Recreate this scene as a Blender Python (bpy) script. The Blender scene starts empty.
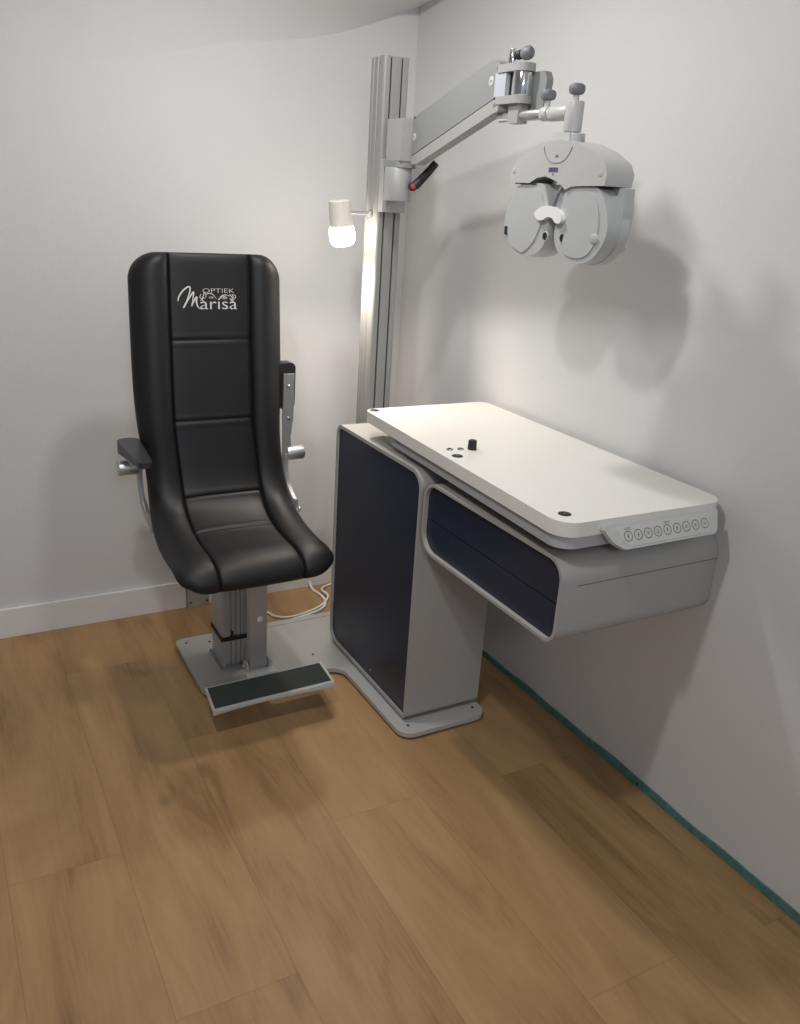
import bpy, bmesh, math, random
from mathutils import Vector, Matrix
random.seed(4)
PI = math.pi
scene = bpy.context.scene
col = scene.collection

# ------------------------------------------------------------------ materials
def new_mat(name):
    m = bpy.data.materials.new(name); m.use_nodes = True
    nt = m.node_tree; b = nt.nodes['Principled BSDF']
    return m, nt, b

def mat(name, rgb, rough=.5, metal=0, bump=0, scale=200, vary=.03, coat=0, spec=.5, stretch=(1, 1, 1), emit=None):
    m, nt, b = new_mat(name)
    b.inputs['Roughness'].default_value = rough
    b.inputs['Metallic'].default_value = metal
    b.inputs['Coat Weight'].default_value = coat
    b.inputs['Specular IOR Level'].default_value = spec
    tc = nt.nodes.new('ShaderNodeTexCoord'); mp = nt.nodes.new('ShaderNodeMapping')
    mp.inputs['Scale'].default_value = stretch
    nt.links.new(tc.outputs['Object'], mp.inputs['Vector'])
    n = nt.nodes.new('ShaderNodeTexNoise'); n.inputs['Scale'].default_value = scale
    n.inputs['Detail'].default_value = 4
    nt.links.new(mp.outputs['Vector'], n.inputs['Vector'])
    r = nt.nodes.new('ShaderNodeValToRGB')
    r.color_ramp.elements[0].position = .3; r.color_ramp.elements[1].position = .7
    r.color_ramp.elements[0].color = tuple(c * (1 - vary) for c in rgb) + (1,)
    r.color_ramp.elements[1].color = tuple(min(1, c * (1 + vary)) for c in rgb) + (1,)
    nt.links.new(n.outputs['Fac'], r.inputs['Fac'])
    nt.links.new(r.outputs['Color'], b.inputs['Base Color'])
    if bump:
        bp = nt.nodes.new('ShaderNodeBump'); bp.inputs['Strength'].default_value = bump
        bp.inputs['Distance'].default_value = .001
        nt.links.new(n.outputs['Fac'], bp.inputs['Height'])
        nt.links.new(bp.outputs['Normal'], b.inputs['Normal'])
    if emit:
        b.inputs['Emission Color'].default_value = (*emit[0], 1)
        b.inputs['Emission Strength'].default_value = emit[1]
    return m

def wall_mat(name, rgb):
    m, nt, b = new_mat(name)
    b.inputs['Roughness'].default_value = .6
    tc = nt.nodes.new('ShaderNodeTexCoord')
    n1 = nt.nodes.new('ShaderNodeTexNoise'); n1.inputs['Scale'].default_value = 3; n1.inputs['Detail'].default_value = 6
    n2 = nt.nodes.new('ShaderNodeTexNoise'); n2.inputs['Scale'].default_value = 140; n2.inputs['Detail'].default_value = 5
    for n in (n1, n2): nt.links.new(tc.outputs['Object'], n.inputs['Vector'])
    r = nt.nodes.new('ShaderNodeValToRGB')
    r.color_ramp.elements[0].position = .3; r.color_ramp.elements[1].position = .7
    r.color_ramp.elements[0].color = tuple(c * .975 for c in rgb) + (1,)
    r.color_ramp.elements[1].color = rgb + (1,)
    nt.links.new(n1.outputs['Fac'], r.inputs['Fac']); nt.links.new(r.outputs['Color'], b.inputs['Base Color'])
    mx = nt.nodes.new('ShaderNodeMath'); mx.operation = 'MULTIPLY_ADD'; mx.inputs[1].default_value = 5
    nt.links.new(n1.outputs['Fac'], mx.inputs[0]); nt.links.new(n2.outputs['Fac'], mx.inputs[2])
    bp = nt.nodes.new('ShaderNodeBump'); bp.inputs['Strength'].default_value = .25; bp.inputs['Distance'].default_value = .002
    nt.links.new(mx.outputs[0], bp.inputs['Height']); nt.links.new(bp.outputs['Normal'], b.inputs['Normal'])
    return m

def floor_mat():
    m, nt, b = new_mat('oak_planks')
    N = nt.nodes.new; Lk = nt.links.new
    def math_(op, a, c=None, d=None):
        n = N('ShaderNodeMath'); n.operation = op
        for i, v in enumerate((a, c, d)):
            if v is None: continue
            if isinstance(v, (int, float)): n.inputs[i].default_value = v
            else: Lk(v, n.inputs[i])
        return n.outputs[0]
    tc = N('ShaderNodeTexCoord'); sx = N('ShaderNodeSeparateXYZ'); Lk(tc.outputs['Object'], sx.inputs[0])
    X, Y = sx.outputs['X'], sx.outputs['Y']
    W, LN = .25, 1.35
    u = math_('DIVIDE', math_('SUBTRACT', X, .767), W)
    iu = math_('FLOOR', u); fu = math_('FRACT', u)
    v = math_('ADD', math_('DIVIDE', math_('SUBTRACT', Y, 1.575), LN), math_('ADD', math_('MULTIPLY', math_('MAXIMUM', iu, 0.0), .51), math_('MULTIPLY', math_('MINIMUM', iu, 0.0), .36)))
    iv = math_('FLOOR', v); fv = math_('FRACT', v)
    cid = N('ShaderNodeCombineXYZ'); Lk(iu, cid.inputs[0]); Lk(iv, cid.inputs[1])
    wn = N('ShaderNodeTexWhiteNoise'); wn.noise_dimensions = '2D'; Lk(cid.outputs[0], wn.inputs['Vector'])
    # grain coordinates, shifted per plank
    off = math_('MULTIPLY', wn.outputs['Value'], 37.0)
    gc = N('ShaderNodeCombineXYZ')
    Lk(math_('ADD', math_('MULTIPLY', X, 1.0), off), gc.inputs[0]); Lk(math_('ADD', math_('MULTIPLY', Y, .20), off), gc.inputs[1])
    g1 = N('ShaderNodeTexNoise'); g1.inputs['Scale'].default_value = 6.0; g1.inputs['Detail'].default_value = 6; g1.inputs['Distortion'].default_value = 1.6
    g1.inputs['Roughness'].default_value = .55
    Lk(gc.outputs[0], g1.inputs['Vector'])
    gc2 = N('ShaderNodeCombineXYZ')
    Lk(math_('ADD', X, off), gc2.inputs[0]); Lk(math_('MULTIPLY', Y, .05), gc2.inputs[1])
    g2 = N('ShaderNodeTexNoise'); g2.inputs['Scale'].default_value = 130; g2.inputs['Detail'].default_value = 4
    Lk(gc2.outputs[0], g2.inputs['Vector'])
    gw = N('ShaderNodeTexNoise'); gw.inputs['Scale'].default_value = 1.3; Lk(tc.outputs['Object'], gw.inputs['Vector'])
    t = math_('ADD', math_('MULTIPLY', g1.outputs['Fac'], .85), math_('MULTIPLY', g2.outputs['Fac'], .22))
    t = math_('ADD', t, math_('MULTIPLY', math_('SUBTRACT', wn.outputs['Value'], .5), .10))
    t = math_('SUBTRACT', t, .045)
    r = N('ShaderNodeValToRGB')
    e = r.color_ramp.elements
    e[0].position = .24; e[0].color = (.190, .103, .044, 1)
    e[1].position = .74; e[1].color = (.450, .282, .138, 1)
    k = e.new(.45); k.color = (.345, .205, .094, 1)
    Lk(t, r.inputs['Fac'])
    # knots
    vd = []
    for kx, ky in ((.402, 1.824), (.527, 1.911), (1.12, .66), (-.5, 1.3)):
        dx = math_('SUBTRACT', X, kx); dy = math_('MULTIPLY', math_('SUBTRACT', Y, ky), .55)
        vd.append(math_('SQRT', math_('ADD', math_('MULTIPLY', dx, dx), math_('MULTIPLY', dy, dy))))
    kd = vd[0]
    for q in vd[1:]: kd = math_('MINIMUM', kd, q)
    kd = math_('ADD', kd, math_('MULTIPLY', math_('SUBTRACT', g1.outputs['Fac'], .5), .03))
    kn = N('ShaderNodeMapRange'); kn.inputs['From Min'].default_value = .0; kn.inputs['From Max'].default_value = .022
    kn.inputs['To Min'].default_value = .62; kn.inputs['To Max'].default_value = 1
    Lk(kd, kn.inputs['Value'])
    # seams
    du = math_('MULTIPLY', math_('MINIMUM', fu, math_('SUBTRACT', 1.0, fu)), W)
    dv = math_('MULTIPLY', math_('MINIMUM', fv, math_('SUBTRACT', 1.0, fv)), LN)
    d = math_('MINIMUM', du, dv)
    sm = N('ShaderNodeMapRange'); sm.inputs['From Min'].default_value = .0004; sm.inputs['From Max'].default_value = .0019
    sm.inputs['To Min'].default_value = .80; sm.inputs['To Max'].default_value = 1; Lk(d, sm.inputs['Value'])
    f = math_('MULTIPLY', sm.outputs[0], kn.outputs[0])
    mx = N('ShaderNodeMix'); mx.data_type = 'RGBA'; mx.blend_type = 'MULTIPLY'; mx.inputs[0].default_value = 1
    Lk(r.outputs['Color'], mx.inputs[6])
    cc = N('ShaderNodeCombineColor'); [Lk(f, cc.inputs[i]) for i in range(3)]
    Lk(cc.outputs[0], mx.inputs[7]); Lk(mx.outputs[2], b.inputs['Base Color'])
    b.inputs['Roughness'].default_value = .48
    b.inputs['Specular IOR Level'].default_value = .35
    bp = N('ShaderNodeBump'); bp.inputs['Strength'].default_value = .35; bp.inputs['Distance'].default_value = .0008
    Lk(math_('ADD', math_('MULTIPLY', g2.outputs['Fac'], .5), sm.outputs[0]), bp.inputs['Height']); Lk(bp.outputs['Normal'], b.inputs['Normal'])
    return m

WALL = wall_mat('painted_wall', (.66, .662, .665))
CEIL = wall_mat('painted_ceiling', (.68, .68, .675))
BASEB = mat('white_baseboard', (.74, .74, .74), .4)
FLOOR = floor_mat()
LEATHER = mat('black_leather', (.012, .012, .0135), .47, bump=.30, scale=900, spec=.36)
STITCH = mat('dark_thread', (.035, .035, .036), .6)
RUBBER = mat('black_rubber', (.012, .012, .013), .55)
PADM = mat('charcoal_armrest', (.030, .031, .035), .38, bump=.1, scale=700)
GREY = mat('grey_powder_coat', (.40, .39, .375), .42, bump=.10, scale=1200)
EDGE = mat('light_grey_powder_coat', (.52, .52, .51), .42, bump=.08, scale=1200)
PLATE = mat('grey_plate_coat', (.46, .455, .44), .40, bump=.1, scale=1200)
ALU = mat('brushed_aluminium', (.28, .28, .275), .46, metal=.12, bump=.05, scale=300, stretch=(1, 1, .02))
ALUF = mat('satin_aluminium', (.43, .43, .44), .42, metal=.4)
ARMG = mat('arm_grey_paint', (.26, .27, .272), .45, metal=.15)
ARML = mat('arm_light_grey_paint', (.36, .36, .355), .42, metal=.1)
CHROME = mat('chrome', (.78, .78, .80), .12, metal=1)
STEEL = mat('brushed_steel', (.56, .56, .56), .36, metal=.8, bump=.05, scale=400, stretch=(1, .05, 1))
NAVY = mat('navy_panel', (.017, .025, .048), .36, spec=.45)
TOPM = mat('white_laminate', (.80, .785, .74), .33)
TOPE = mat('white_laminate_edge', (.66, .65, .63), .4)
TRAYM = mat('pale_grey_tray', (.46, .46, .49), .45)
DARK = mat('dark_slot', (.01, .01, .011), .6)
PLAST = mat('off_white_plastic', (.49, .495, .49), .36)
PLAST2 = mat('grey_white_plastic', (.46, .475, .475), .38)
WHITEP = mat('white_plastic', (.85, .85, .84), .4)
KNOBG = mat('grey_knob', (.16, .17, .19), .5)
LOGO = mat('silver_thread', (.62, .61, .60), .5)
RED = mat('red_button', (.45, .03, .05), .4)
TEAL = mat('teal_tape', (.085, .20, .195), .55, vary=.3, scale=60)
CABLE = mat('white_cable', (.78, .76, .73), .45)
TREAD = mat('dark_green_grip', (.035, .047, .042), .8, bump=.5, scale=900)
KEYP = mat('keypad_silver', (.56, .56, .55), .4)
KEYF = mat('keypad_face', (.60, .60, .58), .38)
INK = mat('dark_ink', (.04, .04, .045), .6)
LAMPW = mat('lamp_white_metal', (.74, .71, .64), .38)
GLOW = mat('lamp_glass', (.9, .88, .82), .3, emit=((1, .88, .73), 34))
BADGE = mat('badge_print', (.10, .09, .16), .5)

# ------------------------------------------------------------------ helpers
def link(name, bm, m, parent=None, sharp=35, smooth=True, wn=False):
    me = bpy.data.meshes.new(name)
    bmesh.ops.recalc_face_normals(bm, faces=bm.faces)
    bm.to_mesh(me); bm.free()
    if m: me.materials.append(m)
    if smooth:
        for p in me.polygons: p.use_smooth = True
        me.set_sharp_from_angle(angle=math.radians(sharp))
    o = bpy.data.objects.new(name, me); col.objects.link(o)
    if parent: o.parent = parent; o.matrix_parent_inverse = Matrix.Translation(-parent_loc(parent))
    if wn:
        w = o.modifiers.new('wn', 'WEIGHTED_NORMAL'); w.keep_sharp = True
    return o
def parent_loc(p):
    v = Vector(p.location)
    if p.parent: v += p.matrix_parent_inverse.translation + parent_loc(p.parent)
    return v
def tag(o, label=None, cat=None, group=None, kind=None):
    if label: o['label'] = label
    if cat: o['category'] = cat
    if group: o['group'] = group
    if kind: o['kind'] = kind
    return o
def empty(name, loc, label, cat):
    o = bpy.data.objects.new(name, None); col.objects.link(o); o.location = loc
    o.empty_display_size = .05
    return tag(o, label, cat)
def bevel(bm, w, seg=3, ang=30):
    if w <= 0: return
    es = [e for e in bm.edges if len(e.link_faces) == 2 and e.calc_face_angle(0) > math.radians(ang)]
    bmesh.ops.bevel(bm, geom=es, offset=w, segments=seg, profile=.5, affect='EDGES', clamp_overlap=True)
def prism(bm, pts, a, b, axis='z'):
    """polygon pts extruded from a to b along axis"""
    def P(p, t):
        return {'z': (p[0], p[1], t), 'x': (t, p[0], p[1]), 'y': (p[0], t, p[1])}[axis]
    va = [bm.verts.new(P(p, a)) for p in pts]; vb = [bm.verts.new(P(p, b)) for p in pts]
    n = len(pts)
    bm.faces.new(va[::-1]); bm.faces.new(vb)
    for i in range(n): bm.faces.new((va[i], va[(i + 1) % n], vb[(i + 1) % n], vb[i]))
    return va + vb
def rpoly(pts, rads, seg=8):
    """round the corners of a polygon"""
    out = []; n = len(pts)
    if isinstance(rads, (int, float)): rads = [rads] * n
    for i in range(n):
        p0, p, p1 = Vector(pts[i - 1]), Vector(pts[i]), Vector(pts[(i + 1) % n]); r = rads[i]
        if r <= 0: out.append(tuple(p)); continue
        d0 = (p0 - p).normalized(); d1 = (p1 - p).normalized()
        ang = d0.angle(d1); t = r / math.tan(ang / 2); t = min(t, (p0 - p).length * .49, (p1 - p).length * .49); rr = t * math.tan(ang / 2)
        c = p + (d0 + d1).normalized() * (rr / math.sin(ang / 2))
        a = p + d0 * t - c; b = p + d1 * t - c
        tot = a.angle(b); sgn = 1 if a.x * b.y - a.y * b.x > 0 else -1
        for k in range(seg + 1):
            th = sgn * tot * k / seg
            out.append((c.x + a.x * math.cos(th) - a.y * math.sin(th), c.y + a.x * math.sin(th) + a.y * math.cos(th)))
    return out
def spline(pts, n=8, closed=True):
    out = []; m = len(pts)
    D = len(pts[0])
    rng = range(m) if closed else range(m - 1)
    for i in rng:
        if closed: q = [pts[(i + k) % m] for k in (-1, 0, 1, 2)]
        else: q = [pts[max(i - 1, 0)], pts[i], pts[i + 1], pts[min(i + 2, m - 1)]]
        for k in range(n):
            t = k / n
            out.append(tuple(.5 * (2 * q[1][d] + (q[2][d] - q[0][d]) * t + (2 * q[0][d] - 5 * q[1][d] + 4 * q[2][d] - q[3][d]) * t * t + (3 * q[1][d] - q[0][d] - 3 * q[2][d] + q[3][d]) * t ** 3) for d in range(D)))
    if not closed: out.append(tuple(pts[-1]))
    return out
def box(bm, x0, x1, y0, y1, z0, z1):
    return prism(bm, [(x0, y0), (x1, y0), (x1, y1), (x0, y1)], z0, z1)
def lathe(bm, prof, c=(0, 0, 0), axis=(0, 0, 1), seg=32):
    """prof: (r, h) list along the axis"""
    q = Vector(axis).normalized().to_track_quat('Z', 'Y'); rings = []
    c = Vector(c)
    for r, h in prof:
        if r < 1e-6: rings.append([bm.verts.new(c + q @ Vector((0, 0, h)))]); continue
        rings.append([bm.verts.new(c + q @ Vector((r * math.cos(2 * PI * k / seg), r * math.sin(2 * PI * k / seg), h))) for k in range(seg)])
    for a, b in zip(rings, rings[1:]):
        if len(a) == 1 and len(b) == 1: continue
        for k in range(seg):
            k2 = (k + 1) % seg
            if len(a) == 1: bm.faces.new((a[0], b[k], b[k2]))
            elif len(b) == 1: bm.faces.new((a[k], b[0], a[k2]))
            else: bm.faces.new((a[k], a[k2], b[k2], b[k]))
def cyl(bm, c, axis, r, h, bev=0, seg=32, r2=None):
    r2 = r if r2 is None else r2
    b = bev
    p = [(0, 0), (r - b, 0)]
    if b: p += [(r - b * .3, b * .3), (r, b), (r2, h - b), (r2 - b * .3, h - b * .3)]
    else: p += [(r, 0), (r2, h)]
    p += [(r2 - b, h), (0, h)]
    q = []
    for t in p:
        if not q or (abs(t[0] - q[-1][0]) + abs(t[1] - q[-1][1])) > 1e-7: q.append(t)
    lathe(bm, q, c, axis, seg)
def tube(bm, pts, r, seg=12, sm=8):
    if sm: pts = spline(pts, sm, False)
    P = [Vector(p) for p in pts]; rings = []
    t0 = (P[1] - P[0]).normalized(); up = t0.orthogonal().normalized()
    for i, p in enumerate(P):
        t = (P[min(i + 1, len(P) - 1)] - P[max(i - 1, 0)]).normalized()
        up = (up - t * up.dot(t)).normalized(); s = t.cross(up)
        rr = r(i / (len(P) - 1)) if callable(r) else r
        rings.append([bm.verts.new(p + (up * math.cos(2 * PI * k / seg) + s * math.sin(2 * PI * k / seg)) * rr) for k in range(seg)])
    for a, b in zip(rings, rings[1:]):
        for k in range(seg): bm.faces.new((a[k], a[(k + 1) % seg], b[(k + 1) % seg], b[k]))
    bm.faces.new(rings[0][::-1]); bm.faces.new(rings[-1])
def strip(bm, pts, wx, th, sm=10):
    """flat bar: path in 3D, wide wx along the path's in-plane normal (y/z) and th thick along x"""
    pts = spline(pts, sm, False); P = [Vector(p) for p in pts]; rings = []
    for i, p in enumerate(P):
        t = (P[min(i + 1, len(P) - 1)] - P[max(i - 1, 0)]).normalized()
        n = Vector((1, 0, 0)).cross(t).normalized(); w = wx(i / (len(P) - 1)) if callable(wx) else wx
        x = Vector((1, 0, 0)) * th / 2
        rings.append([bm.verts.new(p + q) for q in (x + n * w / 2, -x + n * w / 2, -x - n * w / 2, x - n * w / 2)])
    for a, b in zip(rings, rings[1:]):
        for k in range(4): bm.faces.new((a[k], a[(k + 1) % 4], b[(k + 1) % 4], b[k]))
    bm.faces.new(rings[0][::-1]); bm.faces.new(rings[-1])
def B(): return bmesh.new()
def part(name, m, parent, build, bev=0, seg=3, sharp=35, wn=False, ang=30):
    bm = B(); build(bm); bevel(bm, bev, seg, ang)
    return link(name, bm, m, parent, sharp=sharp, wn=wn or bev > 0)

# ------------------------------------------------------------------ camera
cam = bpy.data.cameras.new('camera'); co = bpy.data.objects.new('camera', cam); col.objects.link(co)
p, y, r = math.radians(20.378), math.radians(29.8026), math.radians(3.7345)
F = Vector((math.sin(y) * math.cos(p), math.cos(y) * math.cos(p), -math.sin(p)))
RT = F.cross(Vector((0, 0, 1))).normalized(); UP = RT.cross(F)
R_ = RT * math.cos(r) + UP * math.sin(r); U_ = -RT * math.sin(r) + UP * math.cos(r)
M = Matrix((R_, U_, -F)).transposed().to_4x4(); M.translation = Vector((0, 0, 1.5))
co.matrix_world = M
cam.sensor_fit = 'VERTICAL'; cam.sensor_height = 36; cam.sensor_width = 28.125
cam.lens = 848.306 / 1024 * 36; cam.clip_start = .02
scene.camera = co

# ------------------------------------------------------------------ room
WX, WY = 1.597, 2.88
def rect_obj(name, m, pts):
    bm = B(); vs = [bm.verts.new(q) for q in pts]; bm.faces.new(vs)
    return tag(link(name, bm, m, None, smooth=False), kind='structure')
def slab(name, m, *a):
    bm = B(); box(bm, *a); return tag(link(name, bm, m, None, smooth=False), kind='structure')
slab('floor', FLOOR, -2.2, WX + .1, -1.6, WY + .1, -.05, 0)
slab('wall_back', WALL, -2.2, WX + .1, WY, WY + .1, 0, 2.9)
slab('wall_right', WALL, WX, WX + .1, -1.6, WY, 0, 2.9)
slab('wall_left', WALL, -2.3, -2.2, -1.6, WY + .1, 0, 2.9)
# sloped attic ceiling that meets the back wall in a falling line
bm = B()
rows = []
back = spline([(-2.2, 1.72), (.2, 1.74), (.572, 1.79), (.776, 1.847), (.965, 1.905), (1.131, 1.935), (1.341, 1.996), (1.62, 2.112)], 8, False)
def lerp(a, b, t): return a + (b - a) * t
for j in range(13):
    t = j / 12; row = []
    for x, z in back:
        k = max(0, min(1, (x - .2) / 1.35))            # 0 at left, 1 at the right wall
        ztop = lerp(2.52, 2.14, k ** 2.2)
        run = lerp(.014, .9, k ** 1.25)                           # how far the slope runs into the room
        run = max(run, .014)
        s = math.sin(t * PI / 2)
        row.append(bm.verts.new((x, WY + .004 - run * (t ** 1.4 if k > .5 else t ** (1.0 + .8 * k)), z + (ztop - z) * (1 - (1 - t) ** 1.5))))
    rows.append(row)
rows.append([bm.verts.new((x, -1.6, lerp(2.52, 2.16, max(0, min(1, (x - .2) / 1.35)) ** 2.2))) for x, z in back])
for a, b in zip(rows, rows[1:]):
    for i in range(len(a) - 1): bm.faces.new((a[i], a[i + 1], b[i + 1], b[i]))
tag(link('ceiling', bm, CEIL, None, sharp=60), kind='structure')
bm = B(); box(bm, -2.2, .744, WY - .014, WY - .0005, .0005, .105); bevel(bm, .003, 2)
tag(link('baseboard_back', bm, BASEB), kind='structure')
bm = B(); box(bm, .83, WX - .001, WY - .012, WY - .0005, .0005, .1); bevel(bm, .003, 2)
tag(link('baseboard_back_right', bm, BASEB), kind='structure')

# junction plate between the baseboards
jb = empty('junction_box', (.787, WY, 0), 'small grey plate with dark screws set between the white baseboards behind the chair', 'junction box')
part('cover_plate', GREY, jb, lambda b: box(b, .746, .828, WY - .02, WY - .0005, .001, .115), .003)
for x, z in ((.757, .10), (.820, .10), (.757, .02), (.820, .02)):
    part('screw', DARK, jb, lambda b: cyl(b, (x, WY - .0195, z), (0, -1, 0), .004, .002, seg=12))

# teal tape along the right wall, wavy upper edge
bm = B(); n = 90; top = []; bot = []
for i in range(n + 1):
    yy = -1.0 + (WY + .99) * i / n
    h = .024 + .002 * math.sin(yy * 5.3) + .0025 * math.sin(yy * 13.7 + 1) + .0015 * math.sin(yy * 31)
    if yy > WY - .02: yy = WY - .015
    bot.append((yy, .0008)); top.append((yy, h))
prism(bm, bot + top[::-1], WX - .006, WX - .0006, 'x')
tape = tag(link('masking_tape', bm, TEAL), 'teal masking tape strip with wavy top edge along the foot of the right wall', 'tape')
part('hole', DARK, tape, lambda b: cyl(b, (WX - .0065, 1.352, .012), (-1, 0, 0), .004, .001, seg=12))

# ------------------------------------------------------------------ base plate
bpl = empty('base_plate', (1.0, 2.3, 0), 'flat grey L shaped steel floor plate under the black chair and the navy cabinet', 'base plate')
LP = [(.628, 2.225), (1.085, 2.225), (1.088, 1.795), (1.388, 1.795), (1.388, 2.60), (.628, 2.60)]
part('plate', PLATE, bpl, lambda b: prism(b, rpoly(LP, [.045, .05, .045, .045, .03, .03]), .008, .022), .003, 2)
LP2 = [(.640, 2.237), (1.092, 2.237), (1.100, 1.807), (1.377, 1.807), (1.377, 2.588), (.640, 2.588)]
part('rubber_mat', RUBBER, bpl, lambda b: prism(b, rpoly(LP2, [.04, .05, .04, .04, .03, .03]), .0005, .008))
for x, y_ in ((.66, 2.565), (.672, 2.262), (1.128, 1.838), (1.360, 1.842), (1.03, 2.33), (.735, 2.545), (.86, 2.32)):
    part('bolt', DARK, bpl, lambda b: cyl(b, (x, y_, .0215), (0, 0, 1), .0045, .0014, seg=14))
part('plate_seam', DARK, bpl, lambda b: box(b, .87, 1.24, 2.568, 2.5692, .0215, .0224))

# ------------------------------------------------------------------ chair
CX = .742
ch = empty('examination_chair', (CX, 2.4, .022), 'tall black leather examination chair with embroidered logo on grey aluminium column', 'chair')
# central column, aluminium extrusion with slots
def slotted(x0, x1, y0, y1, slots, depth=.006, w=.004, rr=.006):
    """outline with slots cut in the front (y0) side"""
    pts = [(x0, y0)]
    for s in slots: pts += [(s - w, y0), (s - w, y0 + depth), (s + w, y0 + depth), (s + w, y0)]
    pts += [(x1, y0), (x1, y1), (x0, y1)]
    rad = [rr] + [0] * (4 * len(slots)) + [rr] * 3
    return rpoly(pts, rad, 4)
cp = part('lift_column', ALUF, ch, lambda b: prism(b, slotted(.724, .862, 2.36, 2.475, (.752, .768, .784, .810, .835), w=.0028), .022, .50))
part('column_foot', ARMG, ch, lambda b: box(b, .716, .870, 2.352, 2.483, .022, .030), .003)
part('strap', RUBBER, cp, lambda b: prism(b, rpoly([(.720, 2.356), (.866, 2.356), (.866, 2.479), (.720, 2.479)], .006), .120, .134), .001)
part('strap_clip', RUBBER, cp, lambda b: box(b, .752, .758, 2.35, 2.357, .128, .155), .001)
for x in (.727, .861): part('bolt', STEEL, ch, lambda b: cyl(b, (x, 2.347, .034), (0, 0, 1), .006, .008, .001, 12))
part('seat_carrier', ARMG, ch, lambda b: box(b, .60, .885, 2.12, 2.44, .455, .492), .006)

# cushion shell: one profile swept, backrest above the crease, seat below it
prof = spline([(2.512, 1.312), (2.500, 1.24), (2.478, 1.12), (2.452, .98), (2.425, .84), (2.402, .74), (2.376, .66), (2.335, .605), (2.275, .573), (2.20, .556), (2.12, .551), (2.06, .552), (2.015, .543), (1.990, .524), (1.983, .504), (1.990, .486)], 24, False)
cum = [0]
for a, b_ in zip(prof, prof[1:]): cum.append(cum[-1] + math.hypot(b_[0] - a[0], b_[1] - a[1]))
TOT = cum[-1]
def at_s(s):
    s = max(0, min(TOT, s))
    lo, hi = 0, len(cum) - 1
    while hi - lo > 1:
        mid = (lo + hi) // 2
        if cum[mid] <= s: lo = mid
        else: hi = mid
    f = (s - cum[lo]) / (cum[hi] - cum[lo])
    return Vector((0, lerp(prof[lo][0], prof[hi][0], f), lerp(prof[lo][1], prof[hi][1], f)))
def tan_s(s): return (at_s(s + .012) - at_s(s - .012)).normalized()
CW = .120                                            # half width of the centre panel
SEAMS = [.246, .480, .706, .856]
def cxs(s): return CX + .003 - .021 * min(1, s / .5) + .006 * math.exp(-((s - .66) / .14) ** 2)
def half_w(s):
    base = .226 - .015 * math.exp(-((s - .62) / .16) ** 2) - .002 * max(0, s - .8)
    r0 = .075
    if s < r0: base -= r0 - math.sqrt(max(0, r0 * r0 - (r0 - s) ** 2))
    e = TOT - s; r1 = .085
    if e < r1: base -= .85 * (r1 - math.sqrt(max(0, r1 * r1 - (r1 - e) ** 2)))
    return base
def thick(s):
    t = .058 - .020 * max(0, min(1, (s - .6) / .2))
    e = min(s, (TOT - s)); r0 = .035
    if e < r0: t *= math.sqrt(max(.02, 1 - (1 - e / r0) ** 2))
    return t
def endk(s):
    e = min(s, TOT - s); r0 = .035
    return math.sqrt(max(0, 1 - (1 - min(1, e / r0)) ** 2))
def surf(s, x):
    """height of the sitter's side above the profile, x from the centre line"""
    hw = half_w(s); ax = abs(x); kb = endk(s)
    if ax < CW:
        h = .004 + .007 * (1 - (ax / CW) ** 4)
        for q in SEAMS: h -= .0036 * math.exp(-((s - q) / .0035) ** 2) - .0010 * math.exp(-((abs(s - q) - .012) / .006) ** 2)
        # pillow between the seams
    else:
        f = min(1, (ax - CW) / max(.01, (.226 - CW)))
        fr_ = 1 - .62 * max(0, min(1, (s - .80) / .22)) - .30 * math.exp(-((s - .66) / .12) ** 2)
        h = .006 + .024 * fr_ * math.sin(PI * min(1, f ** .8 * .9)) ** .85
    h -= .010 * math.exp(-((ax - CW) / .0034) ** 2)
    return h * kb
def cushion(s0, s1, n):
    bm = B(); rings = []
    def ease(t): return .5 - .5 * math.cos(PI * t)
    S = [s0 + (s1 - s0) * i / n for i in range(n + 1)]
    if s0 < .001: S = [0, .0006, .0018, .0035] + [q for q in S if q > .005]
    if s1 > TOT - .001: S = [q for q in S if q < TOT - .005] + [TOT - .0035, TOT - .0018, TOT - .0006, TOT]
    for s in S:
        P = at_s(s); T = tan_s(s); Nn = Vector((0, T.z, -T.y)); hw = half_w(s); t = thick(s); ring = []
        th = t * .5
        xs = [-hw + (hw - CW) * (.35 * k / 34 + .65 * ease(k / 34)) for k in range(34)]
        xs += [-CW + 2 * CW * (.25 * k / 50 + .75 * ease(k / 50)) for k in range(51)]
        xs += [-q for q in xs[33::-1]]
        for x in xs:                                 # front side left to right
            a = x / hw; e = math.sqrt(max(0, 1 - abs(a) ** 7))
            ring.append(bm.verts.new(P + Vector((cxs(s) + x, 0, 0)) + Nn * (-th + (th + surf(s, x)) * e)))
        for k in range(1, 23):                       # back side right to left
            a = 1 - 2 * k / 23; x = a * hw; e = math.sqrt(max(0, 1 - abs(a) ** 6))
            ring.append(bm.verts.new(P + Vector((cxs(s) + x, 0, 0)) + Nn * (-th - th * e)))
        rings.append(ring)
    for a, b in zip(rings, rings[1:]):
        m_ = len(a)
        for k in range(m_): bm.faces.new((a[k], b[k], b[(k + 1) % m_], a[(k + 1) % m_]))
    bm.faces.new(rings[0]); bm.faces.new(rings[-1][::-1])
    return bm
CREASE = .706
backrest = link('backrest', cushion(0, CREASE, 190), LEATHER, ch, sharp=70)
seat = link('seat', cushion(CREASE, TOT, 150), LEATHER, ch, sharp=70)

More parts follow.
